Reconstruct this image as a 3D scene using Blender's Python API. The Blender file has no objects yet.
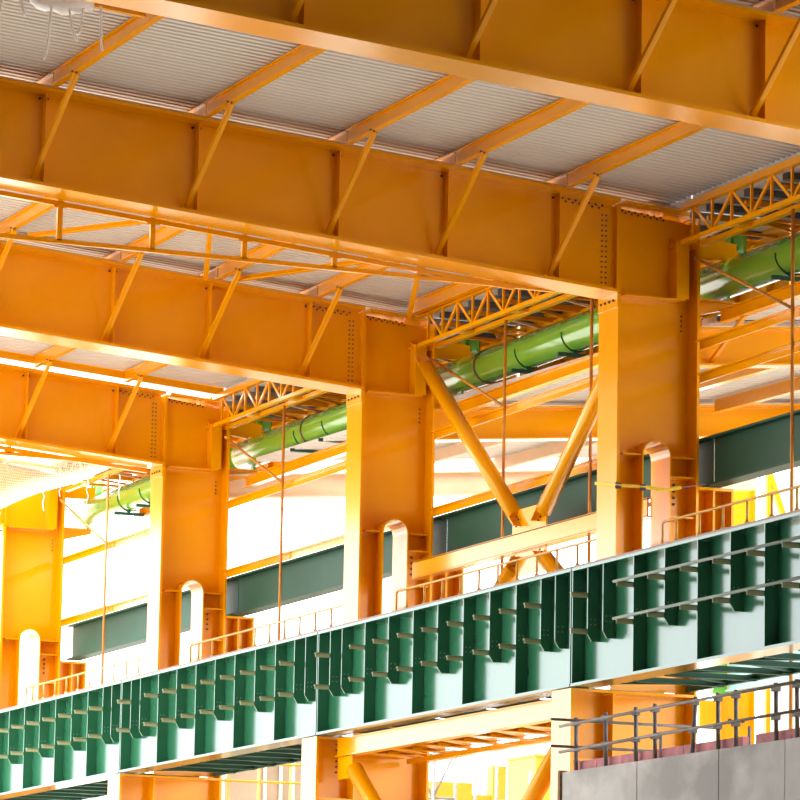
import bpy, math, random
from mathutils import Vector, Matrix
random.seed(7)
sc = bpy.context.scene
COL = sc.collection
K = 1.75            # authoring unit -> metres (bays are 12 units = 21 m apart)

# ------------------------------------------------------------------ camera
YAW, PIT, ROL = 0.3921, 0.16065, 0.0190086
cd = bpy.data.cameras.new('camera'); cam = bpy.data.objects.new('camera', cd); COL.objects.link(cam)
fw = Vector((0.37723433, 0.91220146, 0.15994609)).normalized()
rt = Vector((0.92277008, -0.38489411, 0.01875891)).normalized()
up = rt.cross(fw).normalized(); rt = fw.cross(up).normalized()
M = Matrix((rt, up, -fw)).transposed().to_4x4()
M.translation = Vector((-32.2754, -68.0495, -14.1915)) * K
cam.matrix_world = M
cd.sensor_width = 36.0; cd.lens = 4332.61 / 800 * 36.0
cd.clip_start = 1; cd.clip_end = 4000
sc.camera = cam

# ------------------------------------------------------------------ world, light, exposure
w = bpy.data.worlds.new('world'); sc.world = w; w.use_nodes = True
bg = w.node_tree.nodes['Background']
bg.inputs[0].default_value = (0.93, 0.97, 1.0, 1)
bg.inputs[1].default_value = 4.0
sd = bpy.data.lights.new('sun', 'SUN'); sun = bpy.data.objects.new('sun', sd); COL.objects.link(sun)
sd.energy = 7.5; sd.angle = math.radians(8); sd.color = (1, .96, .9)
sun.location = (-60, 60, 60)
sun.rotation_euler = Vector((-0.22, 0.25, 0.94)).to_track_quat('Z', 'Y').to_euler()
sc.view_settings.view_transform = 'Standard'; sc.view_settings.look = 'None'
sc.view_settings.exposure = 0.34; sc.view_settings.gamma = 1.0
sc.view_settings.use_curve_mapping = False
sc.cycles.max_bounces = 8; sc.cycles.diffuse_bounces = 5; sc.cycles.glossy_bounces = 4
sc.cycles.transparent_max_bounces = 12

# ------------------------------------------------------------------ materials
def mat(name, col, rough=.5, metal=0, var=.06, scale=1.2, bump=0, coat=0, ior=1.5, stain=None, alpha=None):
    m = bpy.data.materials.new(name); m.use_nodes = True
    nt = m.node_tree; b = nt.nodes['Principled BSDF']
    b.inputs['Roughness'].default_value = rough; b.inputs['Metallic'].default_value = metal
    b.inputs['IOR'].default_value = ior
    b.inputs['Coat Weight'].default_value = coat; b.inputs['Coat Roughness'].default_value = .14
    tc = nt.nodes.new('ShaderNodeTexCoord'); ns = nt.nodes.new('ShaderNodeTexNoise')
    ns.inputs['Scale'].default_value = scale; ns.inputs['Detail'].default_value = 6
    nt.links.new(tc.outputs['Object'], ns.inputs['Vector'])
    rp = nt.nodes.new('ShaderNodeValToRGB'); e = rp.color_ramp.elements
    e[0].position = .3; e[1].position = .7
    e[0].color = tuple(c * (1 - var) for c in col) + (1,)
    e[1].color = tuple(min(1, c * (1 + var)) for c in col) + (1,)
    nt.links.new(ns.outputs['Fac'], rp.inputs['Fac'])
    out = rp.outputs['Color']
    if stain:
        n2 = nt.nodes.new('ShaderNodeTexNoise'); n2.inputs['Scale'].default_value = stain[1]; n2.inputs['Detail'].default_value = 8
        mp = nt.nodes.new('ShaderNodeMapping'); mp.inputs['Scale'].default_value = stain[3]
        nt.links.new(tc.outputs['Object'], mp.inputs['Vector']); nt.links.new(mp.outputs[0], n2.inputs['Vector'])
        r2 = nt.nodes.new('ShaderNodeValToRGB'); r2.color_ramp.elements[0].position = stain[2]; r2.color_ramp.elements[1].position = stain[2] + .12
        mx = nt.nodes.new('ShaderNodeMix'); mx.data_type = 'RGBA'
        nt.links.new(n2.outputs['Fac'], r2.inputs['Fac']); nt.links.new(r2.outputs['Color'], mx.inputs[0])
        nt.links.new(out, mx.inputs[6]); mx.inputs[7].default_value = tuple(stain[0]) + (1,)
        out = mx.outputs[2]
    nt.links.new(out, b.inputs['Base Color'])
    if bump:
        bp = nt.nodes.new('ShaderNodeBump'); bp.inputs['Strength'].default_value = bump; bp.inputs['Distance'].default_value = .02
        n3 = nt.nodes.new('ShaderNodeTexNoise'); n3.inputs['Scale'].default_value = scale * 2.5; n3.inputs['Detail'].default_value = 3
        nt.links.new(tc.outputs['Object'], n3.inputs['Vector'])
        nt.links.new(n3.outputs['Fac'], bp.inputs['Height']); nt.links.new(bp.outputs['Normal'], b.inputs['Normal'])
    return m

ORANGE = mat('orange_paint', (.83, .335, .0), rough=.2, var=.04, scale=.7, ior=1.6, coat=.5)
ORANGE.node_tree.nodes['Principled BSDF'].inputs['Specular Tint'].default_value = (1, .4, .02, 1)
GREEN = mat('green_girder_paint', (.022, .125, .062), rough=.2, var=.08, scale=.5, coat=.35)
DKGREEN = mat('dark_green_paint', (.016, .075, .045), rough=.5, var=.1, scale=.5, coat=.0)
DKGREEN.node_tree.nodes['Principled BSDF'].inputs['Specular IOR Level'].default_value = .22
PIPEG = mat('leaf_green_paint', (.12, .35, .03), rough=.2, var=.06, scale=.5, coat=.7)
OLIVE = mat('olive_primer_paint', (.40, .42, .24), rough=.6)
DECK = mat('roof_sheet_steel', (.60, .56, .51), rough=.42, var=.05, scale=.3)
GREY = mat('grey_gutter_sheet', (.62, .62, .64), rough=.5, var=.12, scale=.6)
DARK = mat('dark_grey_steel', (.10, .105, .125), rough=.5)
BOLT = mat('blackened_bolt_steel', (.035, .035, .06), rough=.5, metal=.3)
GALV = mat('galvanised_steel', (.25, .23, .21), rough=.7, metal=.0, var=.2, scale=4)
PALE = mat('pale_conduit_plastic', (.17, .22, .19), rough=.7)
RUST = mat('rust_red_rod_paint', (.55, .21, .015), rough=.5, var=.2, scale=2)
CONC = mat('cast_concrete', (.78, .75, .71), rough=.85, var=.1, scale=.8, bump=.25, stain=((.52, .50, .47), .28, .48, (1, 1, 1.6)))
PINK = mat('pink_insulation_board', (.78, .32, .34), rough=.9, var=.25, scale=2.5, bump=.5)
TIMBER = mat('plywood_edge', (.30, .16, .06), rough=.8, var=.3, scale=4)
WHITEP = mat('white_plastic_wrap', (.95, .96, .98), rough=.35, var=.05, scale=6, bump=.6)
STRAPY = mat('yellow_webbing', (.85, .55, .04), rough=.7, var=.15, scale=6)
RAILP = mat('ochre_handrail_paint', (.62, .33, .05), rough=.4, var=.1)
BRONZE = mat('brown_clamp_paint', (.16, .07, .03), rough=.4)
STRIPM = mat('tan_lit_line', (.50, .33, .20), rough=.6)  # tan of the lit sheeting line, light put into the colour
PEACH = mat('peach_paint_and_haze', (.80, .55, .36), rough=.5)  # haze on far next bay steel put into the colour; also plain peach parts
AQUA = mat('pale_aqua_paint', (.17, .30, .27), rough=.4)
CLAD = mat('cream_cladding', (.5, .42, .34), rough=.6, var=.04, scale=.4)
YELLOW = mat('machine_yellow_paint', (.62, .33, .01), rough=.4)
TARP = mat('brown_tarpaulin', (.36, .27, .18), rough=.7, var=.12, scale=.8, bump=.4)
GROUND = mat('pale_site_gravel', (.46, .42, .36), rough=.95, var=.15, scale=.25)
BRICKT = mat('terracotta_facade', (.62, .38, .22), rough=.8)

def mesh_net(name, col, cell, hole):
    m = bpy.data.materials.new(name); m.use_nodes = True; nt = m.node_tree; b = nt.nodes['Principled BSDF']
    b.inputs['Base Color'].default_value = col + (1,); b.inputs['Roughness'].default_value = .8
    tc = nt.nodes.new('ShaderNodeTexCoord'); vs = []
    for d in ('X', 'Z'):
        wv = nt.nodes.new('ShaderNodeTexWave'); wv.bands_direction = d; wv.inputs['Scale'].default_value = cell
        wv.inputs['Distortion'].default_value = 1.0; nt.links.new(tc.outputs['Object'], wv.inputs['Vector']); vs.append(wv)
    mx = nt.nodes.new('ShaderNodeMath'); mx.operation = 'MAXIMUM'
    nt.links.new(vs[0].outputs['Fac'], mx.inputs[0]); nt.links.new(vs[1].outputs['Fac'], mx.inputs[1])
    gt = nt.nodes.new('ShaderNodeMapRange'); gt.inputs['From Min'].default_value = .45; gt.inputs['From Max'].default_value = .95
    gt.inputs['To Min'].default_value = hole; gt.inputs['To Max'].default_value = .95
    nt.links.new(mx.outputs[0], gt.inputs['Value']); nt.links.new(gt.outputs[0], b.inputs['Alpha'])
    b.inputs['Transmission Weight'].default_value = 0
    return m
NET = mesh_net('white_safety_net', (.62, .52, .43), 3.2, .25)

# ------------------------------------------------------------------ mesh helpers
class MB:
    def __init__(s): s.v = []; s.f = []; s.sm = []
    def add(s, vs, fs, smooth=False):
        b = len(s.v); s.v += [tuple(v) for v in vs]
        for f in fs: s.f.append(tuple(i + b for i in f)); s.sm.append(smooth)
        return s
    def box(s, x0, x1, y0, y1, z0, z1):
        vs = [(x, y, z) for x in (x0, x1) for y in (y0, y1) for z in (z0, z1)]
        return s.add(vs, [(0, 1, 3, 2), (4, 6, 7, 5), (0, 4, 5, 1), (2, 3, 7, 6), (0, 2, 6, 4), (1, 5, 7, 3)])
    def sbox(s, x0, x1, y0, y1, z0, z1, sl, xr=0):   # box sheared: z grows by sl*(x-xr)
        vs = [(x, y, z + sl * (x - xr)) for x in (x0, x1) for y in (y0, y1) for z in (z0, z1)]
        return s.add(vs, [(0, 1, 3, 2), (4, 6, 7, 5), (0, 4, 5, 1), (2, 3, 7, 6), (0, 2, 6, 4), (1, 5, 7, 3)])
    def bar(s, p, q, w, h, ref=(0, 0, 1)):
        p = Vector(p); q = Vector(q); d = (q - p).normalized(); r = Vector(ref)
        if abs(d.dot(r)) > .97: r = Vector((0, 1, 0))
        a = d.cross(r).normalized() * w / 2; b = a.cross(d).normalized() * h / 2
        vs = [e + i * a + j * b for e in (p, q) for i, j in ((-1, -1), (1, -1), (1, 1), (-1, 1))]
        return s.add(vs, [(3, 2, 1, 0), (4, 5, 6, 7), (0, 1, 5, 4), (1, 2, 6, 5), (2, 3, 7, 6), (3, 0, 4, 7)])
    def angle(s, p, q, w, t, ref=(0, 0, 1)):     # L-section member
        p = Vector(p); q = Vector(q); d = (q - p).normalized(); r = Vector(ref)
        if abs(d.dot(r)) > .97: r = Vector((0, 1, 0))
        a = d.cross(r).normalized(); b = a.cross(d).normalized()
        s.bar(p, q, w, t, ref); o = -a * (w / 2 - t / 2) + b * w / 2
        return s.bar(p + o, q + o, t, w, ref)
    def tube(s, pts, r, n=10, caps=True):
        pts = [Vector(p) for p in pts]; rs = r if isinstance(r, (list, tuple)) else [r] * len(pts)
        b = len(s.v); prev = None
        for i, p in enumerate(pts):
            d = (pts[min(i + 1, len(pts) - 1)] - pts[max(i - 1, 0)]).normalized()
            if prev is None:
                ref = Vector((0, 0, 1)) if abs(d.z) < .9 else Vector((1, 0, 0))
                a = d.cross(ref).normalized()
            else: a = (prev - d * prev.dot(d)).normalized()
            prev = a; c = d.cross(a)
            for k in range(n):
                t = 2 * math.pi * k / n; s.v.append(tuple(p + (a * math.cos(t) + c * math.sin(t)) * rs[i]))
        for i in range(len(pts) - 1):
            for k in range(n):
                s.f.append((b + i * n + k, b + i * n + (k + 1) % n, b + (i + 1) * n + (k + 1) % n, b + (i + 1) * n + k)); s.sm.append(True)
        if caps:
            s.f.append(tuple(b + k for k in reversed(range(n)))); s.sm.append(False)
            e = b + (len(pts) - 1) * n; s.f.append(tuple(e + k for k in range(n))); s.sm.append(False)
        return s
    def prism(s, poly, axis, a0, a1):            # poly of 2D points extruded along an axis
        def P(u, v, a): return {'x': (a, u, v), 'y': (u, a, v), 'z': (u, v, a)}[axis]
        n = len(poly); vs = [P(u, v, a0) for u, v in poly] + [P(u, v, a1) for u, v in poly]
        fs = [tuple(range(n))[::-1], tuple(range(n, 2 * n))] + [(i, (i + 1) % n, n + (i + 1) % n, n + i) for i in range(n)]
        return s.add(vs, fs)
    def build(s, name, material, parent=None, loc=None, label=None, kind=None):
        o0 = Vector(loc) if loc is not None else Vector((0, 0, 0))
        me = bpy.data.meshes.new(name)
        me.from_pydata([((v[0] - o0.x) * K, (v[1] - o0.y) * K, (v[2] - o0.z) * K) for v in s.v], [], s.f)
        me.polygons.foreach_set('use_smooth', s.sm)
        me.materials.append(material); me.update()
        import bmesh
        bm = bmesh.new(); bm.from_mesh(me); bmesh.ops.recalc_face_normals(bm, faces=bm.faces); bm.to_mesh(me); bm.free()
        o = bpy.data.objects.new(name, me); COL.objects.link(o)
        if parent is not None: o.parent = parent
        o.location = o0 * K
        if label: o['label'] = label
        if kind: o['kind'] = kind
        return o

def thing(name, label, cat, loc=(0, 0, 0), group=None):
    o = bpy.data.objects.new(name, None); COL.objects.link(o); o.location = Vector(loc) * K
    o.empty_display_size = .5
    o['label'] = label; o['category'] = cat
    if group: o['group'] = group
    return o
def tag(o, label, cat, group=None, kind=None):
    o['label'] = label; o['category'] = cat
    if group: o['group'] = group
    if kind: o['kind'] = kind
    return o
def copy_tree(o, parent=None, loc=None):
    c = o.copy(); COL.objects.link(c)
    if parent is not None: c.parent = parent
    if loc is not None: c.location = Vector(loc) * K
    for ch in list(o.children): copy_tree(ch, c)
    return c
def lone(mb, name, m, label, cat, loc, group=None, kind=None):
    return tag(mb.build(name, m, None, loc), label, cat, group, kind)
def move(mb, dx=0, dy=0, dz=0):
    mb.v = [(v[0] + dx, v[1] + dy, v[2] + dz) for v in mb.v]; return mb

SL = -0.081          # roof falls towards the column row
ZG = -15.1

# ------------------------------------------------------------------ ground
g = MB(); g.box(-220, 420, -160, 700, ZG - .3, ZG)
o = g.build('floor', GROUND, None, (0, 0, ZG)); o['kind'] = 'structure'

# ------------------------------------------------------------------ main hall roof sheets (corrugated)
def deck(y0, y1, x0, x1, zf, name, label, pitch=.2, dep=.022, mt=DECK, tilt=0.0):
    m = MB(); vs = []; n = round((y1 - y0) / pitch); pitch = (y1 - y0) / n
    prof = [(0, 0), (.42, 0), (.5, 1), (.92, 1)]
    ys = [(y0 + (i + a) * pitch, b * dep) for i in range(n) for a, b in prof] + [(y0 + n * pitch, 0)]
    for (y, d) in ys:
        for x in (x0, x1): vs.append((x, y, zf(x, y) + d))
    N = len(ys)
    for (y, d) in ys:
        for x in (x0, x1): vs.append((x, y, zf(x, y) + dep + .08))
    fs = []
    for i in range(N - 1):
        fs.append((2 * i, 2 * i + 1, 2 * i + 3, 2 * i + 2)); b = 2 * N
        fs.append((b + 2 * i, b + 2 * i + 2, b + 2 * i + 3, b + 2 * i + 1))
        fs.append((2 * i, 2 * i + 2, b + 2 * i + 2, b + 2 * i)); fs.append((2 * i + 1, b + 2 * i + 1, b + 2 * i + 3, 2 * i + 3))
    m.add(vs, fs)
    o = m.build(name, mt, None, ((x0 + x1) / 2, (y0 + y1) / 2, zf((x0 + x1) / 2, y0)))
    return tag(o, label, 'roof')
zmain = lambda x, y: 1.975 + SL * x
deck(-90, -24.05, -45, 1.28, zmain, 'roof_sheeting', 'unseen ribbed roof sheeting added to shade the near part of the hall', 1.0, .05, DARK)  # unseen roof added to keep sky light off the near bays
deck(-24, -12.02, -20, 1.42, zmain, 'roof_sheeting', 'ribbed metal roof sheeting glimpsed in the top right corner')
deck(-12.01, 0, -20, 1.42, zmain, 'roof_sheeting', 'grey beige ribbed roof sheeting between the foremost rafter and the second rafter')
deck(0.01, 12.0, -15, 1.42, zmain, 'roof_sheeting', 'ribbed roof sheeting behind the second rafter and above the thin hanging tie')
deck(12.01, 23.9, -10, 1.42, zmain, 'roof_sheeting', 'palest farthest ribbed roof sheeting at the left edge')
zside = lambda x, y: -.36 + .0195 * y + .086 * (x - 1.68)
deck(-12, -.05, 1.99, 15, zside, 'roof_sheeting', 'pale roof sheeting of the next bay below the green pipe at the right edge', .3)
deck(.1, 11.95, 1.99, 15, zside, 'roof_sheeting', 'pale roof sheeting of the next bay seen between the two largest columns', .3)
deck(12.1, 23.3, 1.99, 15, zside, 'roof_sheeting', 'pale roof sheeting of the next bay left of the middle column', .3)

m = MB(); m.box(-20.3, -20, -22, -1, ZG, 3.2); m.box(-45.4, -45.1, -90, -22, ZG, 5.2); m.box(-45.4, -20.3, -22.3, -22, ZG, 5.2); o = m.build('light_blocker_left', DARK, None, (-45.2, -40, ZG)); o['kind'] = 'structure'  # unseen walls added on the left to darken the near bays
m = MB(); m.box(4, 4.3, -90, -23, ZG, 1.5); m.box(1.3, 4, -90, -24, 1.5, 1.8); o = m.build('light_blocker_right', DARK, None, (4, -50, ZG)); o['kind'] = 'structure'  # unseen blocker added on the right, cuts light on the foremost rafter
m = MB(); m.box(-45, 1.2, -90.4, -90.1, ZG, 5.2); o = m.build('light_blocker_back', DARK, None, (-20, -90, ZG)); o['kind'] = 'structure'  # unseen end wall added behind the camera to shut out sky light

# ------------------------------------------------------------------ bolts
bm_ = MB(); bm_.tube([(0, 0, 0), (0, -.03, 0)], .026, 6)
BOLT_ME = bm_.build('bolt', BOLT).data
bpy.data.objects.remove(bpy.data.objects['bolt'])
bx_ = MB(); bx_.tube([(0, 0, 0), (-.03, 0, 0)], .026, 6)
BOLTX_ME = bx_.build('bolt', BOLT).data
bpy.data.objects.remove(bpy.data.objects['bolt'])
pb_ = MB(); pb_.box(0, .022, -.005, .0, 0, .02)
PBOLT_ME = pb_.build('bolt', PALE).data
bpy.data.objects.remove(bpy.data.objects['bolt'])
def bolt(parent, x, y, z, me=None, s=1):
    o = bpy.data.objects.new('bolt', me or BOLT_ME); COL.objects.link(o); o.parent = parent
    o.location = Vector((x, y, z)) * K; o.scale = (s, s, s); return o

# ------------------------------------------------------------------ rafters (I girders)
PX = [-1.3, -3.45, -5.5, -8.1, -10.85, -13.4]
def rafter(Y, label):
    t = thing('roof_rafter', label, 'roof beam', (0, Y, 0), 'orange roof rafters')
    L0, L1 = -18, .04
    MB().sbox(L0, L1, .385, .415, .06, 1.64, SL).build('web', ORANGE, t)
    MB().sbox(L0, L1, 0, .8, 0, .06, SL).build('bottom_flange', ORANGE, t)
    MB().sbox(L0, L1, 0, .8, 1.64, 1.70, SL).build('top_flange', ORANGE, t)
    if Y < 20: MB().sbox(-18, 1.2, -.02, .03, 1.703, 1.722, SL).build('lit_line_strip', STRIPM, t, label='pale strip painted as a lit line')  # painted stand-in for the lit sheeting visible just above the flange
    for i, x in enumerate(PX):
        m = MB(); dx = x + .25
        for a, b in ((.2, .384), (.416, .6)): m.sbox(dx - .012, dx + .012, a, b, .061, 1.639, SL)
        s = m.build('stiffener', ORANGE, t)
        for q in (-.07, .07): bolt(t, dx + q, .385, 1.58 + SL * dx, s=.9)
    return t
RL = ['foremost orange roof rafter crossing the top right of the frame',
      'long orange roof rafter ending at the large column with the yellow strap',
      'orange roof rafter ending at the middle column',
      'orange roof rafter ending at the third column from the right',
      'farthest orange roof rafter, at the left edge behind the netting']
for i, n in enumerate(range(-1, 4)): rafter(n * 12, RL[i])

# purlins: I sections running along the bays
ord_ = ['first', 'second', 'third', 'fourth', 'fifth', 'sixth']
BAYL = {-2: 'nearer than the foremost rafter', -1: 'before the strapped column rafter', 0: 'before the middle column rafter', 1: 'before the third column rafter'}
for b in (-2, -1, 0, 1):
    for i, x in enumerate(PX):
        x += .3; z = 1.965 + SL * x; y0, y1 = b * 12 + .02, (b + 1) * 12 - .02
        t = thing('purlin', f'orange roof purlin {BAYL[b]}, {ord_[i]} from the columns', 'purlin', (x, y0, z), 'orange roof purlins')
        ya, yb = (.02, 11.96) if b < 1 else (.02, 11.85)
        MB().box(-.011, .011, ya, yb, -.235, -.02).build('web', ORANGE, t)
        MB().box(-.065, .065, ya, yb, -.255, -.235).build('bottom_flange', ORANGE, t)
        MB().box(-.065, .065, ya, yb, -.02, -.0).build('top_flange', ORANGE, t)

m = MB(); m.sbox(-10, 1.4, 23.92, 23.98, 1.80, 1.99, SL)
lone(m, 'edge_beam', ORANGE, 'slim orange beam along the open edge of the farthest roof sheeting', 'edge beam', (0, 23.92, 1.8))

# fly braces from rafter foot up to the purlin
for n in (-1, 0, 1, 2):
    for i, x in enumerate(PX):
        zz = SL * x
        t = thing('fly_brace', f'slanted orange brace on the {["foremost","strapped column","middle column","third column"][n+1]} rafter, {ord_[i]} from its column end', 'brace', (x, n * 12, zz), 'slanted rafter braces')
        m = MB(); m.angle((.05, .33, .14), (0.26, -1.25, 1.665), .075, .02, (1, 0, 0)); m.build('brace_angle', ORANGE, t)
        m = MB(); m.box(.0, .16, .3, .38, .07, .16); m.build('foot_cleat', ORANGE, t)
        for q in ((0.22, -1.27, 1.68), (0.31, -1.22, 1.68)): bolt(t, q[0] - .02, q[1], q[2], s=.7)

# hanging horizontal tie below two rafters
for n, ends, posts in ((0, (-16, -1.75), [-15.2, -13.5, -11.8, -10.1, -8.43, -6.75, -5.07, -3.4, -1.75]), (2, (-12, -.2), [-11.8, -10.1, -8.43, -6.75, -5.07, -3.4, -1.75])):
    t = thing('hanging_tie', ['thin orange tie hung level below the rafter of the strapped column', '', 'thin orange tie hung below the rafter of the third column, left edge'][n], 'tie beam', (0, n * 12 + .85, 0))
    m = MB(); m.bar((ends[0], 0, .12), (ends[1] + (1.6 if n == 2 else .9), 0, .1), .07, .075); m.build('lower_chord', ORANGE, t)
    m = MB(); m.sbox(ends[0], ends[1] + .1, -.04, .04, -.1, -.02, SL); m.build('upper_chord', ORANGE, t)
    for x in posts:
        if SL * x - .1 > .17:
            m = MB(); m.bar((x, -.0, .12), (x, 0, SL * x - .0), .09, .07, (0, 1, 0)); m.build('post', ORANGE, t)
            m = MB(); m.box(x - .12, x + .12, -.05, -.03, SL * x - .13, SL * x - .08); m.build('cleat', ORANGE, t)

# roof plane bracing in the bay ahead of the middle rafter
zz = [(-7.6, 11.6), (-5.45, 6.1), (-3.5, 11.9), (-1.35, 6.1), (.95, 11.7)]
zz = [(-7.6, 10.7, -5.45, 6.1, 'leftmost'), (-5.6, 5.7, -3.6, 11.5, 'second from the left'), (-3.1, 11.2, -1.35, 6.6, 'third from the left'), (-1.2, 6.1, .83, 11.62, 'rightmost')]
for xa, ya, xb, yb, nm in zz:
    f = lambda x: 1.62 + SL * x
    m = MB(); m.angle((xa, ya, f(xa) - .07), (xb, yb, f(xb) - .07), .10, .02)
    lone(m, 'roof_brace', ORANGE, f'slim orange diagonal under the roof sheeting behind the hanging tie, {nm}', 'brace', (xa, ya, f(xa)))

# ------------------------------------------------------------------ columns
def arch(x0, x1, ztop, zbot, off=0, n=12):
    r = (x1 - x0) / 2 + off; cx = (x0 + x1) / 2; zc = ztop - (x1 - x0) / 2
    pts = [(cx - r, zbot)] + [(cx - r * math.cos(math.pi * k / n), zc + r * math.sin(math.pi * k / n)) for k in range(n + 1)] + [(cx + r, zbot)]
    return pts
AX0, AX1, AZ = .54, 1.05, -2.60
def column(n, label):
    Y = n * 12
    t = thing('crane_column', label, 'column', (0, Y, ZG), 'orange crane columns'); o = ZG
    def B(mb, name, m=ORANGE, label=None): return move(mb, 0, 0, -o).build(name, m, t, label=label)
    W = 1.61
    B(MB().box(0, .06, 0, .8, -4.97, -.03), 'front_flange')
    B(MB().box(W - .05, W, 0, .8, -4.97, 1.50), 'rear_flange')
    # web with the arched opening
    zc = AZ - (AX1 - AX0) / 2
    m = MB()
    m.box(.06, AX0 - .03, .385, .415, -4.97, zc); m.box(AX1 + .03, W - .05, .385, .415, -4.97, zc)
    pts = arch(AX0, AX1, AZ, zc, .03)
    poly = [(.06, zc)] + pts[1:-1] + [(W - .05, zc), (W - .05, .0), (.06, .0)]
    m.prism(poly, 'y', .385, .415)
    B(m, 'web')
    # sleeve of the opening
    outer = arch(AX0, AX1, AZ, -4.95, .03); inner = arch(AX0, AX1, AZ, -4.95, 0)
    m = MB(); N = len(outer); vs = []
    for y in (0.02, .78):
        vs += [(u, y, v) for u, v in outer] + [(u, y, v) for u, v in inner]
    fs = []
    for i in range(N - 1):
        fs += [(i, i + 1, N + i + 1, N + i), (2 * N + i, 3 * N + i, 3 * N + i + 1, 2 * N + i + 1),
               (i, 2 * N + i, 2 * N + i + 1, i + 1), (N + i, N + i + 1, 3 * N + i + 1, 3 * N + i)]
    m.add(vs, fs, False); s = B(m, 'opening_sleeve')
    # knee panel above
    m = MB(); m.prism([(.042, .0), (W - .05, .0), (W - .05, 1.70 + SL * W - .14), (.042, 1.63 + SL * .1)], 'y', .385, .415); B(m, 'knee_panel')
    B(MB().sbox(.16, W + .0, 0.05, .75, 1.64, 1.70, SL), 'cap_plate')
    B(MB().box(.09, .16, 0.26, .54, -4.97, 1.66 + SL * .1), 'end_plate')
    B(MB().box(-.02, -.001, 0.0, .8, -.26, -.0), 'seat_plate')
    # stiffeners
    for z, xa, xb in ((0., .15, 1.35), (-2.84, .15, AX0 - .04), (-2.84, AX1 + .04, W - .06), (-3.19, AX1 + .04, W - .06), (-3.9, AX1 + .04, W - .06)):
        B(MB().box(xa, xb, .05, .384, z - .03, z), 'stiffener')
    # box bracket that carries the eaves truss
    m = MB(); m.box(1.18, 1.42, .06, .38, .0, 1.04); B(m, 'truss_bracket')
    # rear knee for the next bay
    m = MB(); m.prism([(1.62, .86), (2.52, .86), (2.52, 1.16), (1.62, 1.26)], 'y', .38, .42); B(m, 'rear_knee')
    # pipe shelf
    m = MB(); m.prism([(1.62, -.24), (2.44, -.03), (2.44, .05), (1.62, .05)], 'y', .36, .44); m.box(1.62, 2.44, .2, .6, .05, .08); B(m, 'pipe_shelf')
    B(MB().box(2.30, 2.36, .3, .5, .08, .20), 'saddle', PIPEG, 'green pipe saddle')
    # lower, wider part
    LX = -.825
    B(MB().box(LX, LX + .06, 0, .8, ZG, -7.05), 'lower_front_flange')
    B(MB().box(W - .05, W, 0, .8, ZG, -4.97), 'lower_rear_flange')
    B(MB().box(LX + .06, W - .05, .385, .415, ZG, -7.05), 'lower_web')
    B(MB().box(.115, W - .05, .385, .415, -7.0, -4.97), 'middle_web')
    B(MB().box(LX + .06, W - .05, .0, .8, -7.10, -7.05), 'bearing_plate')
    B(MB().box(-.02, .03, .0, .384, -9.4, -7.11), 'stiffener')
    B(MB().box(LX + .07, W - .06, .02, .384, -8.30, -8.26), 'stiffener')
    # bracket carrying the second crane girder
    m = MB(); m.box(1.62, 2.3, .385, .415, -4.25, -3.40); B(m, 'girder_bracket')
    m = MB(); m.box(1.62, 2.3, 0.0, .8, -3.40, -3.35); m.box(1.62, 2.3, 0, .8, -4.30, -4.25); m.box(2.26, 2.3, 0, .8, -4.25, -3.40); m.box(1.92, 1.96, .05, .384, -4.25, -3.4); B(m, 'bracket_flange')
    # bolts
    B0 = lambda x, z, s=1: bolt(t, x, .385, z - o, s=s)
    zt = 1.45
    for k in range(15):
        for x in (-.155, -.075): B0(x, .13 + k * .094, .65)
    for k in range(7):
        x = -.16 - k * .13; B0(x, 1.60 + SL * x, .8); B0(x - .06, 1.555 + SL * x, .72)
    for k in range(7):
        x = .24 + k * .125; B0(x, 1.585 + SL * x, .8); B0(x + .06, 1.54 + SL * x, .72)
    for k in range(4): B0(1.3, -3.30 - .115 * k, .95)
    for k in range(4): B0(1.42, -.25 - .09 * k, .7)
    for k in range(4): bolt(t, -.02, .15 + .17 * k, -.13 - o, BOLTX_ME, .9)
    if n == 1:
        for k in range(6): bolt(t, -.4, -.0, -7.2 - k * .11 - o, s=.9)
    return t
CL = ['large orange column right of centre with a yellow strap around it',
      'orange column near the middle of the frame, left of the crossed tubes',
      'third orange column from the right, with a white lit front flange',
      'leftmost orange column at the edge of the frame']
for n in range(4): column(n, CL[n])

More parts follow.
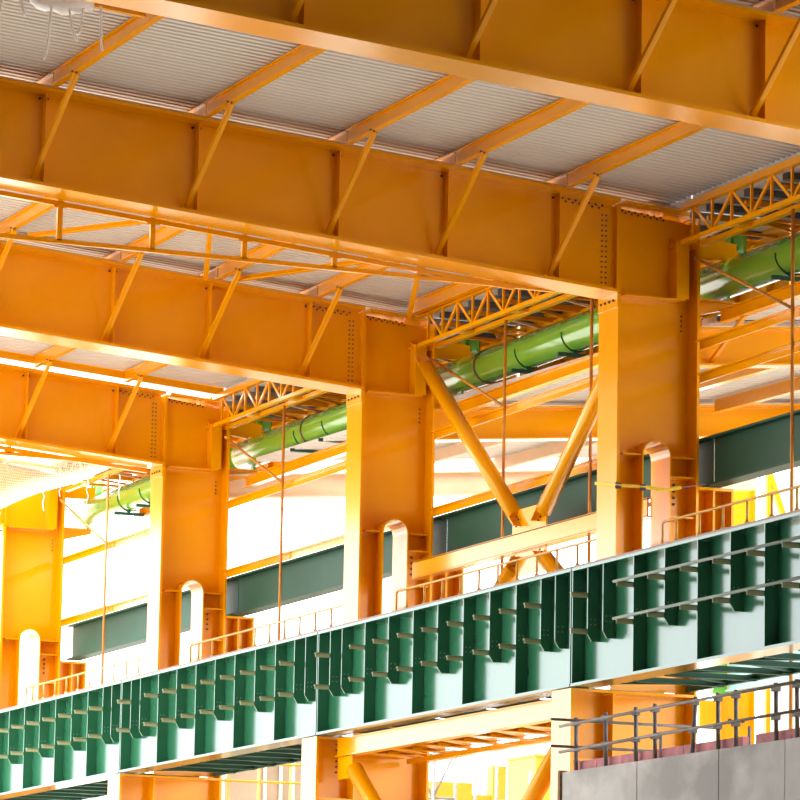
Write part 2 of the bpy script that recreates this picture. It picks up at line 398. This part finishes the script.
# ------------------------------------------------------------------ front green crane girders (one per bay)
X0, XW, XB = -.85, -.59, -.33
ZT, ZB = -4.97, -7.03
def front_girder(Y, label):
    t = thing('crane_girder', label, 'girder', (X0, Y, ZB)); ox, oz = X0, ZB
    def B(mb, name, m=GREEN, lab=None): return move(mb, -ox, 0, -oz).build(name, m, t, label=lab)
    a, b = .02, 11.98
    B(MB().box(XW - .012, XW + .012, a, b, ZB + .06, ZT - .05), 'web')
    B(MB().box(X0, XB, a, b, ZT - .05, ZT), 'top_flange')
    B(MB().box(X0, XB, a, b, ZB, ZB + .05), 'bottom_flange')
    full = [.02, 2.34, 4.71, 7.09, 9.5, 11.95]; short = [.66, 1.27, 3.51, 5.91, 8.31, 10.7, 11.32]
    for y in full:
        y = min(y, 11.94)
        B(MB().box(X0 + .01, XW - .013, y, y + .03, ZB + .055, ZT - .052), 'stiffener')
    for y in short:
        zb = -6.30; m = MB()
        m.prism([(X0 + .01, ZT - .052), (X0 + .01, zb + .12), (X0 + .09, zb), (XW - .013, zb), (XW - .013, ZT - .052)], 'y', y, y + .03); B(m, 'stiffener')
    for y in full[1:-1] + short:
        for q in (.06, .14):
            for z in (-5.93, -6.02):
                o = bpy.data.objects.new('bolt', PBOLT_ME); COL.objects.link(o); o.parent = t
                o.location = Vector((q, y, z - oz)) * K
    for y in full[1:-1] + [1.27, 3.51, 5.91, 8.31, 11.32]:
        for z in (-5.50, -6.13):
            m = MB(); m.box(X0 - .29, X0 + .05, y + .032, y + .05, z - .045, z + .045); m.box(X0 - .29, X0 + .05, y + .032, y + .10, z + .02, z + .035)
            B(m, 'cable_bracket', OLIVE)
    return t
GL = {-1: 'green plate girder segment with stiffeners, at the right edge', 0: 'green plate girder segment with stiffeners, between the strapped and middle columns', 1: 'green plate girder segment with stiffeners, left of the middle column', 2: 'green plate girder segment with stiffeners, at the left edge'}
for n, l in GL.items(): front_girder(n * 12, l)
for z, nm in ((-5.45, 'upper'), (-6.08, 'lower')):
    m = MB(); m.tube([(X0 - .27, -12, z), (X0 - .27, -2.3, z)], .028, 8)
    lone(m, 'conduit', PALE, f'pale cable conduit along the green girder at right, {nm} of two', 'conduit', (X0 - .27, -1.75, z))
for n in (-1, 0, 1, 2):
    m = MB(); m.box(X0 + .03, X0 + .1, n * 12 + .02, n * 12 + 11.98, ZT + .002, ZT + .045)
    lone(m, 'crane_rail', BRONZE, f'dark rail strip on top of the green girder {["at the right edge", "right of the middle column", "right of the third column", "right of the leftmost column"][n+1]}', 'rail', (X0, n * 12, ZT))
# surge lattice behind the girder foot
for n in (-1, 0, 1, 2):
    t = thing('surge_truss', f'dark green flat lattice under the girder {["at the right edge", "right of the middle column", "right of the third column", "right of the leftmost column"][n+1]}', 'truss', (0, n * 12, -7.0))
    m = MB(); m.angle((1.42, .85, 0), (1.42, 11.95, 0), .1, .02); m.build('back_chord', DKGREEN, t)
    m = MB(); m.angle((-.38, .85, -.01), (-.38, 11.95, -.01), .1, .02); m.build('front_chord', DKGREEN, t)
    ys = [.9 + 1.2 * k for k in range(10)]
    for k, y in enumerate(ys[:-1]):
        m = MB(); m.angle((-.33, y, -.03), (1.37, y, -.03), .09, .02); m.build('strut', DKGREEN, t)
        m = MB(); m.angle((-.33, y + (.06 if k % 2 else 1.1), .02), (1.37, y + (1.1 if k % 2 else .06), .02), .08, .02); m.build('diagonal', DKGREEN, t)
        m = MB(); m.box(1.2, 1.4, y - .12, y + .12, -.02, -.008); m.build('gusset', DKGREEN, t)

# ------------------------------------------------------------------ handrails on the girder walkway
for n in (-1, 0, 1, 2):
    WN = ['at the right edge', 'right of the middle column', 'right of the third column', 'right of the leftmost column'][n + 1]
    m = MB(); m.box(.25, .92, n * 12 + .85, n * 12 + 11.95, -5.03, -4.99)
    lone(m, 'walkway_deck', GALV, f'narrow walkway plate {WN}', 'walkway', (.4, n * 12, -5))
    t = thing('handrail', f'thin ochre handrail {WN}', 'railing', (.4, n * 12, -4.99))
    ya, yb = .95, 10.95
    m = MB(); m.tube([(0, ya, 0), (0, ya, .76), (0, ya + .05, .80), (0, yb - .05, .80), (0, yb, .76), (0, yb, 0)], .024, 6); m.build('top_rail', RAILP, t)
    k = 0; y = 10.41
    while y > ya + .3:
        m = MB(); m.tube([(0, y, .0), (0, y, .45)], .042, 6); m.tube([(0, y, .45), (0, y, .78)], .022, 6); m.build('post', RAILP, t); y -= .885

# ------------------------------------------------------------------ second crane girder
for n in (-1, 0, 1, 2):
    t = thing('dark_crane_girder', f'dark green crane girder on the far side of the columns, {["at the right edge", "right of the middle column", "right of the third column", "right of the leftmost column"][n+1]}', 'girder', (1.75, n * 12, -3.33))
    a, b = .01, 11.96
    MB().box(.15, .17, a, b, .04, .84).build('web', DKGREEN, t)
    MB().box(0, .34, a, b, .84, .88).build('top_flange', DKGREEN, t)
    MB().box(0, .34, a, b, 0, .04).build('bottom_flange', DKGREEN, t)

# ------------------------------------------------------------------ eaves trusses
for n in (-1, 0, 1, 2):
    Y = n * 12
    WN = ['at the right edge', 'right of the middle column', 'right of the third column', 'right of the leftmost column'][n + 1]
    t = thing('eaves_truss', f'orange lattice eaves truss {WN}', 'truss', (1.2, Y, .97))
    y0, y1 = .6, 11.9
    if n == 0:
        e = thing('eaves_purlin', 'deep orange edge purlin above the lattice truss right of the middle column', 'purlin', (1.06, .8, 1.6)); MB().box(-.012, .012, 0, 11.1, .02, .26).build('web', ORANGE, e); MB().box(-.09, .09, 0, 11.1, .0, .02).build('bottom_flange', ORANGE, e); MB().box(-.09, .09, 0, 11.1, .26, .28).build('top_flange', ORANGE, e)
    if n < 2: MB().box(-.03, .03, y0 - .4, y1, .60, .73).build('top_chord', ORANGE, t); MB().box(-.09, .05, y0 - .4, y1, .58, .60).build('top_flange', ORANGE, t)
    else: MB().box(-.03, .03, y0 - .4, y1, .60, .73).build('top_chord', ORANGE, t)
    MB().box(-.05, .05, y0 - .4, y1, -.03, .05).build('bottom_chord', ORANGE, t)
    MB().box(.30, .42, y0 - .5, y1 - .1, -.04, .05).build('second_bottom_chord', ORANGE, t)
    k = 0; y = y1 - .35 + .22
    y = 12 - 0.53
    while y > y0:
        m = MB(); m.bar((0, y, .05), (0, y, .6), .045, .045, (0, 1, 0)); m.build('vertical', ORANGE, t)
        if k % 2 == 0 and y - .75 > 0:
            m = MB(); m.angle((0, y - .03, .58), (0, y - .72, .04), .06, .018, (1, 0, 0)); m.build('diagonal', ORANGE, t)
            if y + .75 < y1: m = MB(); m.angle((0, y + .03, .58), (0, y + .72, .04), .06, .018, (1, 0, 0)); m.build('diagonal', ORANGE, t)
        y -= .75; k += 1
    for k in range(4):
        m = MB(); m.box(.05, .30, 2.0 + 2.6 * k, 2.3 + 2.6 * k, -.03, .03); m.build('batten_plate', ORANGE, t)
    # gutter zone behind: grey sheet, cross joists
    m = MB(); nr = 40
    gz = 1.42
    lone(MB().box(1.30, 3.4, Y + .05, Y + 11.9, gz + .16, gz + .2), 'gutter_sheet', GREY, f'grey gutter sheet behind the eaves truss {WN}', 'gutter', (2.2, Y, gz))
    t = thing('gutter_joists', f'dark joists and orange rails under the gutter {WN}', 'joists', (1.35, Y, gz))
    for k in range(8):
        y = .95 + k * 1.45
        MB().box(.02, 2.0, y, y + .2, .04, .155).build('joist', DARK, t)
        MB().box(.02, 2.0, y + .12, y + .18, -.12, -.04).build('rail', ORANGE, t)
        MB().box(.02, 2.0, y + .8, y + .85, .04, .155).build('joist', GALV, t)
    if n < 2: lone(MB().box(1.43, 1.46, Y + .02, Y + 11.98, gz + .22, gz + .47), 'eaves_light_stop', GREY, f'added grey strip stopping stray light above the eaves truss {WN}', 'light stop', (1.44, Y, gz + .2))  # added strip, blocks light leaking in under the sheeting edge
    m = MB(); m.box(3.42, 3.45, Y + .05, Y + 11.9, .35, 1.52); m.box(3.3, 3.56, Y + .05, Y + 11.9, 1.52, 1.57); m.box(3.3, 3.56, Y + .05, Y + 11.9, .3, .35)
    for k in range(9): m.box(3.3, 3.419, Y + .7 + k * 1.3, Y + .73 + k * 1.3, .35, 1.349)
    lone(m, 'gutter_beam', ORANGE, f'orange plate beam behind the green pipe {WN}', 'beam', (3.43, Y, .3))
    # horizontal lacing behind the second chord
    t = thing('wind_girder', f'flat orange lacing above the green pipe {WN}', 'truss', (1.62, Y, 1.0))
    MB().box(1.95, 2.05, .5, 11.9, .0, .09).build('outer_chord', ORANGE, t)
    MB().box(.95, 1.0, .5, 11.9, .0, .06).build('middle_chord', ORANGE, t)
    for k in range(9):
        y = .9 + 1.25 * k
        m = MB(); m.angle((.03, y, .02), (1.95, y, .02), .055, .015); m.build('lace', ORANGE, t)
        if k < 8:
            m = MB(); m.angle((.03, y + .05, -.01), (1.95, y + 1.2, -.01), .05, .015); m.build('lace_diagonal', ORANGE if k % 2 else PEACH, t)
        m = MB(); m.bar((1.0, y, .0), (1.0, y, -.28), .045, .045, (0, 1, 0)); m.build('hanger', RUST, t)
    # girts and sag rods
    nm2 = WN
    for z, q in ((-.82, 'upper'), (-2.40, 'lower')):
        if n == -1 and q == 'lower': z = -1.42
        m = MB(); m.box(1.46, 1.58, Y - .05, Y + .79 - .8 if False else Y + 11.9, z + .03, z + .055); m.box(1.56, 1.58, Y + .0, Y + 11.9, z - .10, z + .03)
        m.v = [(v[0] - .0, max(v[1], Y + .82), v[2]) for v in m.v]
        lone(m, 'girt', ORANGE, f'long orange wall girt {nm2}, {q} of two', 'girt', (1.5, Y, z))
    for q, y in (('right', 4.18), ('left', 8.15)):
        if n == 1 and q == 'right': pass
        m = MB(); m.tube([(1.44, Y + y, .93), (1.44, Y + y, -4.9 if n >= 0 else -8.6)], .032, 6)
        lone(m, 'hanger_rod', RUST, f'thin rust coloured vertical rod {nm2}, the {q} one', 'rod', (1.44, Y + y, 0))
    m = MB(); m.tube([(1.42, Y + 11.85, .72), (1.42, Y + 8.2, -.76)], .028, 6)
    lone(m, 'tie_rod', RUST, f'thin slanted tie rod at the column head {nm2}', 'rod', (1.4, Y + 11, 0))

# ------------------------------------------------------------------ green pipe
for n in (-1, 0, 1, 2):
    Y = n * 12; WN = ['at the right edge', 'right of the middle column', 'right of the third column', 'right of the leftmost column'][n + 1]
    t = thing('green_pipe', f'thick glossy green pipe section {WN}', 'pipe', (2.3, Y, .49)); R = .335
    ya, yb = 1.95, 13.17
    pr = [(ya, R * .97), (ya + .05, R), (yb - .30, R), (yb - .22, R * .97), (yb - .12, R * .86), (yb - .04, R * .62), (yb, R * .3), (yb + .01, .02)]
    m = MB(); m.tube([(0, y, 0) for y, r in pr], [r for y, r in pr], 40); m.build('pipe_shell', PIPEG, t)
    if n in (0, 1):
        yr = 10.86 if n == 0 else 8.45
        m = MB(); m.tube([(0, yr, 0), (0, yr + .07, 0)], R + .02, 40); m.build('ring_clamp', BRONZE, t)
    for y in ((6.68, 8.87) if n == 0 else (7.2, 8.9) if n == 1 else (9.8,) if n == -1 else (7.3, 8.93)):
        m = MB(); m.box(-.40, .36, y - .035, y + .035, -.45, -.38); m.bar((0, y, -.38), (-.12, y, -.30), .05, .05)
        m.build('support_bar', DKGREEN, t, label='dark green support bar')
        m = MB(); pts = [(R * 1.03 * math.sin(a), y, -R * 1.03 * math.cos(a)) for a in [i * .2 for i in range(-8, 4)]]; m.tube(pts, .014, 5); m.build('strap_band', DKGREEN, t)
    m = MB(); m.tube([(.45, 12.75, .1), (.45, 12.75, .9)], .15, 20); m.build('riser', PIPEG, t)
    m = MB(); m.box(.22, .28, 12.7, 12.78, .0, .9); m.build('riser_bracket', PIPEG, t)

# ------------------------------------------------------------------ next bay: side rafters, purlins, braces
def side_rafter(n, zb, depth, mt, label):
    Y = n * 12
    t = thing('side_rafter', label, 'roof beam', (1.68, Y, zb)); s = .087
    MB().sbox(.0, 13.6, .385, .415, .04, depth - .04, s).build('web', mt, t)
    MB().sbox(0, 13.6, .2, .6, 0, .04, s).build('bottom_flange', mt, t)
    MB().sbox(0, 13.6, .2, .6, depth - .04, depth, s).build('top_flange', mt, t)
    return t
side_rafter(0, -1.14, .69, ORANGE, 'shallower orange rafter of the next bay, starting right of the strapped column')
side_rafter(1, -.88, .67, ORANGE, 'shallower orange rafter of the next bay, starting right of the middle column')
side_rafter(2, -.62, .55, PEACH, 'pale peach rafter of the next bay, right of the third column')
side_rafter(-1, -1.4, .69, ORANGE, 'shallower orange rafter of the next bay at the right edge')
for n in (-1, 0, 1):
    for i, x in enumerate((1.98, 5.5, 7.9, 10.4, 13.5)):
        if i == 0: z0 = -.33; z1 = -.10
        else: z0 = None
        Y = n * 12; za = zside(x, Y + .7); zb_ = zside(x, Y + 11.9)
        m = MB()
        if i == 0:
            m.box(x - .01, x + .01, Y + .7, Y + 11.9, -.39, -.19); m.box(x - .08, x + .08, Y + .7, Y + 11.9, -.41, -.39); m.box(x - .08, x + .08, Y + .7, Y + 11.9, -.19, -.17)
        else:
            m.bar((x, Y + .65, za - .14), (x, Y + 11.9, zb_ - .14), .03, .26); m.bar((x, Y + .65, za - .28), (x, Y + 11.9, zb_ - .28), .16, .025)
        lone(m, 'side_purlin', PEACH if n == 1 and i else ORANGE, f'orange next bay roof purlin {["at the right edge", "right of the middle column", "right of the third column", "right of the leftmost column"][n+1]}, {ord_[i]} from the columns', 'purlin', (x, Y, -.2))  # farther bay purlins are orange steel with haze painted in as peach
        if i < 4 and n < 1:
            zz_ = [-1.4, -1.14, -.88][n + 1]; zr = zz_ + .087 * (x - 1.68)
            m = MB(); m.angle((x, Y + .36, zr + .08), (x, Y - 1.0, zr + .72), .06, .018, (1, 0, 0))
            lone(m, 'side_brace', ORANGE, f'short brace on the next bay rafter {["at the right edge","right of the strapped column","right of the middle column"][n+1]}, {ord_[i]} from the column', 'brace', (x, Y, zr))

# ------------------------------------------------------------------ crossed tube bracing between the two big columns
t = thing('cross_bracing', 'crossed orange tube bracing with pale gusset plates, between the two largest columns', 'bracing', (1.1, 6.1, -3.66))
def T(mb, name, m=ORANGE, lab=None): return move(mb, -1.1, -6.1, 3.66).build(name, m, t, label=lab)
T(MB().box(1.0, 1.03, .82, 11.6, -3.82, -3.50), 'horizontal_beam'); T(MB().box(1.0, 1.22, .82, 11.6, -3.52, -3.49), 'beam_flange'); T(MB().box(1.0, 1.22, .82, 11.6, -3.84, -3.81), 'beam_flange')
T(MB().box(1.09, 1.12, 5.35, 6.9, -3.49, -3.02), 'gusset', ORANGE); T(MB().box(1.09, 1.12, 5.35, 6.9, -4.3, -3.84), 'gusset', ORANGE)
for sgn in (1, -1):
    for vz in (1, -1):
        ym = 6.1 + sgn * .62; zm = -3.66 + vz * .5
        ye = 6.1 + sgn * 5.2; ze = -3.66 + vz * 4.1
        if vz < 0: ym = 6.1 + sgn * .72; zm = -4.08; ye = 6.1 + sgn * 5.1; ze = -6.8
        m = MB(); m.tube([(1.1, ym, zm), (1.1, ye, ze)], .158, 24); T(m, 'brace_tube')
        d = Vector((0, ye - ym, ze - zm)).normalized()
        pm = Vector((1.1, ym, zm)) - d * .28
        m = MB(); m.bar(pm, Vector((1.1, ym, zm)) + d * .02, .03, .30, (1, 0, 0)); m.v = [(v[0] - .03, v[1], v[2]) for v in m.v]; T(m, 'end_fitting')
        for q in (-.08, .08):
            for r_ in (-.2, -.1):
                pp = Vector((1.05, ym, zm)) + d * r_ + Vector((0, -d.z, d.y)) * q
                bolt(t, pp.x - 1.1, pp.y - 6.1, pp.z + 3.66, BOLTX_ME, .8)

m = MB(); m.bar((1.1, 11.15, .33), (1.1, 11.62, .72), .03, .30, (1, 0, 0)); T(m, 'end_plate')

# lower chevron bracing under the girder
t = thing('lower_bracing', 'orange beam and chevron tubes below the green girder, bottom centre', 'bracing', (-.4, 6, -7.3))
def T(mb, name, m=ORANGE, lab=None): return move(mb, .4, -6, 7.3).build(name, m, t, label=lab)
T(MB().box(-.40, -.37, .82, 11.95, -7.42, -7.12), 'beam_web'); T(MB().box(-.44, -.2, .82, 11.95, -7.12, -7.09), 'beam_flange'); T(MB().box(-.44, -.2, .82, 11.95, -7.45, -7.42), 'beam_flange')
T(MB().box(1.10, 1.30, .82, 11.95, -7.52, -7.42), 'back_beam')
for k in range(9):
    y = 1.2 + 1.25 * k
    m = MB(); m.angle((-.2, y, -7.40), (1.12, y, -7.42), .22, .02); T(m, 'strut')
    m = MB(); m.angle((-.2, y + .1, -7.36), (1.12, y + 1.15, -7.38), .2, .02); T(m, 'diagonal')
    m = MB(); m.box(.35, .6, y - .1, y + .25, -7.40, -7.36); T(m, 'gusset')
for sgn in (1, -1):
    m = MB(); m.tube([(-.36, 6.1 + sgn * 5.0, -7.75), (-.36, 6.1, -11.25)], .17, 24); T(m, 'brace_tube')
m = MB(); m.box(-.38, -.35, 11.2, 11.95, -7.9, -7.46); T(m, 'gusset')

# ------------------------------------------------------------------ yellow strap round the column
t = thing('ratchet_strap', 'yellow webbing strap wrapped around the strapped column above the girder', 'strap', (0, 0, -3.4))
m = MB(); m.bar((-.03, .82, .09), (-.03, -.03, -.05), .008, .055); m.bar((-.03, -.03, -.05), (.5, -.04, -.04), .008, .055)
m.bar((.5, -.04, -.04), (.95, -.04, -.07), .008, .07); m.bar((.95, -.04, -.07), (1.25, -.04, -.0), .008, .06); m.build('webbing', STRAPY, t)
m = MB(); m.bar((1.25, -.04, 0), (2.33, -.04, .20), .012, .014); m.build('wire', GALV, t)
for x in (.0, .48): MB().box(x - .05, x + .06, -.075, -.048, -.11, -.06).build('edge_pad', BOLT, t)
for x in (.0, .48): MB().box(x - .05, x + .06, -.075, -.048, -.025, .0).build('edge_pad', BOLT, t)

# ------------------------------------------------------------------ concrete wall with guard rail
CX = -5.0
t = thing('concrete_wall', 'grey cast concrete wall with vertical joints at bottom right', 'wall', (CX, -8.75, ZG))
def T(mb, name, m, lab=None): return move(mb, -CX, 8.75, -ZG).build(name, m, t, label=lab)
for a, b in ((-8.75, -11.33), (-11.36, -13.95), (-13.98, -15.93), (-15.96, -22.0)):
    T(MB().box(CX, CX + 2.5, b, a, ZG, -9.25), 'wall_panel', CONC)
T(MB().box(CX + .02, CX + 2.4, -21.9, -8.8, ZG, -9.28), 'joint_core', CONC)
T(MB().box(CX - .03, CX + .1, -8.74, -8.66, -9.75, -9.22), 'form_edge', TIMBER, 'brown timber form edge')
for i, (a, b) in enumerate(((-8.95, -9.7), (-9.72, -10.6), (-10.62, -11.6), (-11.62, -12.6), (-12.62, -13.7), (-13.72, -14.45), (-14.85, -15.9), (-15.92, -16.9))):
    m = MB(); m.box(CX + .12, CX + .22, b, a, -9.246, -9.10)
    lone(m, 'insulation_board', PINK, f'pink insulation board standing on the concrete wall, {["first","second","third","fourth","fifth","sixth","seventh","eighth"][i]} from its left end', 'insulation', (CX + .17, a, -9.25), 'pink boards on the concrete wall')
t = thing('guard_rail', 'grey scaffold tube guard rail standing on the concrete wall', 'railing', (CX, -9, -9.25))
def T(mb, name, m=GALV, lab=None): return move(mb, -CX, 9.1, 9.25).build(name, m, t, label=lab)
for i, y in enumerate((-9.22, -10.26, -11.28, -11.92, -13.12, -13.93, -14.48, -15.68, -16.29)):
    lean = {4: .12, 6: 0}.get(i, 0)
    m = MB(); m.tube([(CX + .06, y, -9.25), (CX + .05, y - lean, -8.45)], .032, 8); s = T(m, 'post')
    for z in (-8.53, -8.92):
        m = MB(); m.box(CX - .0, CX + .10, y - .05 - lean * (z + 9.25), y + .05 - lean * (z + 9.25), z - .04, z + .035); T(m, 'coupler', GALV)
for z in (-8.53, -8.92):
    m = MB(); m.tube([(CX - .0, -8.75, z - .02), (CX, -13.2, z + .02)], .024, 8); T(m, 'rail')
    m = MB(); m.tube([(CX - .03, -11.5, z), (CX - .0, -17.5, z + .04)], .022, 8); T(m, 'rail')
for z in (-8.5, -8.90):
    m = MB(); m.tube([(CX - .4, -9.3, z), (CX + 2.4, -9.3, z + .0)], .022, 8); T(m, 'return_rail')
for x, y in ((-3.6, -9.35), (-2.9, -10.9), (-2.85, -13.2)):
    m = MB(); m.tube([(x, y, -9.25), (x, y, -8.6)], .026, 8); T(m, 'return_post')
m = MB(); m.tube([(-3.1, -12.8, -8.93), (-2.6, -14.9, -8.93)], .024, 8); T(m, 'return_rail')

# ------------------------------------------------------------------ far column row and cladding
FX = 20
t = thing('far_column', 'distant bright orange column under the pale aqua girder, far right', 'column', (FX + .15, 35.7, ZG))
MB().box(0, 1.05, .3, .34, 0, 18.0).build('web', ORANGE, t); MB().box(0, .05, .15, .45, 0, 18).build('front_flange', ORANGE, t); MB().box(1.0, 1.05, .15, .45, 0, 18).build('rear_flange', ORANGE, t)
MB().box(-.55, 0, .25, .4, 11.0, 11.7).build('corbel', ORANGE, t)
for k in range(3): bolt(t, .35 + .2 * k, .28, 11.2, s=2)
m = MB(); m.bar((1.45, .3, 18.2), (2.2, .3, 16.2), .14, .14); m.build('diagonal', ORANGE, t)
m = MB(); m.bar((1.5, .3, 0), (1.5, .3, 18.4), .13, .13); m.build('post', ORANGE, t)
m = MB(); m.box(FX - .1, FX + .3, 5, 34.9, -3.2, -2.3); m.box(FX - .2, FX + .4, 5, 34.9, -2.3, -2.24); m.box(FX - .2, FX + .4, 5, 34.9, -3.26, -3.2)
lone(m, 'aqua_girder', AQUA, 'pale aqua girder seen below the lattice at lower right', 'girder', (FX, 34, -3.26))
m = MB(); m.box(FX - .45, FX - .05, 35.05, 35.3, -3.2, -2.3); m.box(FX - .5, FX, 35.0, 35.35, -3.3, -3.2)
lone(m, 'girder_end_box', PIPEG, 'small green box at the end of the pale aqua girder', 'girder end', (FX - .2, 35.1, -3.3))
m = MB(); n_ = 70
for k in range(n_): m.box(FX + 2.6, FX + 2.66 + .04 * (k % 2), 2, 38.3, ZG + k * .26, ZG + k * .26 + .26)
lone(m, 'wall_cladding', CLAD, 'cream ribbed wall cladding beyond the far columns at right', 'cladding', (FX + 2.6, 20, ZG))

# ------------------------------------------------------------------ site objects seen low down between the columns
def scaffold(x, y, z0, z1, wx, wy, lift, label):
    t = thing('scaffold_tower', label, 'scaffold', (x, y, z0))
    for dx in (0, wx):
        for dy in (0, wy):
            m = MB(); m.tube([(dx, dy, 0), (dx, dy, z1 - z0 - random.uniform(0, .8))], .045, 6); m.build('standard', GALV, t)
    z = lift
    while z < z1 - z0 - .3:
        m = MB()
        for dy in (0, wy): m.tube([(0, dy, z), (wx, dy, z)], .035, 6)
        for dx in (0, wx): m.tube([(dx, 0, z), (dx, wy, z)], .035, 6)
        m.build('ledger', GALV, t)
        m = MB(); m.tube([(0, 0, z - lift), (wx, 0, z)], .03, 6); m.build('brace', GALV, t)
        m = MB(); m.tube([(wx, wy, z - lift), (0, wy, z)], .03, 6); m.build('brace', GALV, t)
        z += lift
    return t
scaffold(11.9, 36, ZG, -4.6, .62, 1.4, 1.25, 'grey scaffold tower seen below the orange beam, just right of the middle column')
scaffold(13.7, 36, ZG, -5.0, 1.6, 1.4, 1.25, 'grey scaffold bay in front of the yellow block, bottom centre')
t = thing('yellow_block', 'plain yellow steel block standing behind the scaffold, bottom centre', 'machine housing', (18.9, 45, ZG))
MB().box(0, 2.2, 0, 2, 0, 10.75).build('housing', YELLOW, t); MB().box(-.06, 2.26, -.06, 2.06, 10.75, 10.82).build('lid', YELLOW, t)
t = thing('yellow_machine', 'small yellow machine frame beside the middle column foot, bottom centre', 'machine', (14, 40, ZG))
MB().box(-.5, .75, 0, 1.2, 0, 9.5).build('body', YELLOW, t); MB().box(1.35, 1.75, 0, .4, 0, 10.0).build('mast', YELLOW, t); MB().box(.75, 1.35, .1, .3, 9.0, 9.2).build('arm', YELLOW, t)
t = thing('tarpaulin_shelter', 'brown tarpaulin shelter seen left of the middle column foot', 'shelter', (7.4, 40, ZG))
m = MB()
pv = [(.2, 0, 0), (.2, 0, 9.3), (.7, 0, 9.75), (1.3, 0, 10.3), (2.2, 0, 10.55), (3.0, 0, 10.6), (3.0, 0, 0)]
n_ = len(pv); vs = pv + [(x, 3.5, z * .97) for x, y, z in pv]
m.add(vs, [tuple(range(n_)), tuple(range(2 * n_ - 1, n_ - 1, -1))] + [(i, i + 1, n_ + i + 1, n_ + i) for i in range(n_ - 1)]); m.build('cover', TARP, t)
for x in (1.3, 1.75, 2.1): m = MB(); m.tube([(x, -.06, 0), (x, -.06, 10.2)], .05, 6); m.build('pole', PEACH, t)
t = thing('yellow_guardrail', 'yellow guardrail in front of the brown shelter, bottom left of centre', 'railing', (6.0, 33, -5.95))
for z in (-.45, .0): m = MB(); m.tube([(-1.4, 0, z), (1.2, 0, z + .02)], .035, 6); m.build('rail', YELLOW, t)
for x in (-.9, -.1, .75): m = MB(); m.tube([(x, 0, ZG + 5.95), (x, 0, .0)], .035, 6); m.build('post', YELLOW, t)

# ------------------------------------------------------------------ plastic wrap with loose strands, netting
t = thing('roof_strut', 'short orange strut between purlins at the top left', 'strut', (-10.65, -5.2, 2.68))
m = MB(); m.sbox(-3.6, -.1, -.05, .05, -.12, .08, SL); m.build('strut_bar', ORANGE, t)
t = thing('plastic_wrap', 'bundle of white plastic wrap with loose strands at the top left corner', 'wrapping', (-12.2, -5.45, 2.62))
m = MB(); N = 16; J = 9; vs = []; fs = []
for j in range(J):
    for k in range(N):
        a = 2 * math.pi * k / N; r = (.16 + .06 * random.random()) * math.sin(math.pi * (j + .6) / (J + .2)) ** .45
        vs.append((-.5 + 1.0 * j / (J - 1), r * math.cos(a), r * math.sin(a) * 1.1 - .02 * random.random()))
for j in range(J - 1):
    for k in range(N): fs.append((j * N + k, j * N + (k + 1) % N, (j + 1) * N + (k + 1) % N, (j + 1) * N + k))
fs += [tuple(range(N)), tuple(range((J - 1) * N, J * N))]
m.add(vs, fs, True); m.build('bundle', WHITEP, t)
for x, L, c in ((-1.0, .75, -.22), (-.7, .3, .1), (-.2, .95, -.1), (.08, .6, .18), (.32, .5, -.1), (.6, .7, .05)):
    pts = [(x + c * (k / 6) ** 2 * (1 + .3 * math.sin(k)), -.1, -.05 - L * k / 6) for k in range(7)]
    m = MB(); m.tube(pts, .022, 5); m.build('strand', WHITEP, t)

t = thing('safety_net', 'white netting hung below the third rafter at the left edge', 'net', (-2, 30, .4))
m = MB(); NX, NZ = 26, 10; vs = []; fs = []
for i in range(NX + 1):
    u = i / NX; x = -2.6 + u * 5.9
    top = .72 + .16 * x; bot = -.47 + .44 * x
    bot = min(bot, top - .02)
    for j in range(NZ + 1):
        v = j / NZ; vs.append((x, .55 * math.sin(math.pi * v) + .12 * math.sin(9 * u + 5 * v), (top + (bot - top) * v) - .4 + .05 * math.sin(14 * u)))
for i in range(NX):
    for j in range(NZ): a = i * (NZ + 1) + j; fs.append((a, a + 1, a + NZ + 2, a + NZ + 1))
m.add(vs, fs, True); m.build('netting', NET, t)
for x, z, L in ((1.1, -.02, .7), (1.5, .05, .4), (2.2, .15, .85), (.0, -.4, .9), (3.0, .3, .6), (-1.3, -.95, .5)):
    m = MB(); m.tube([(x + .03 * math.sin(2.5 * k), 0, z - L * k / 6 - .1) for k in range(7)], .012, 5); m.build('loose_cord', WHITEP, t)
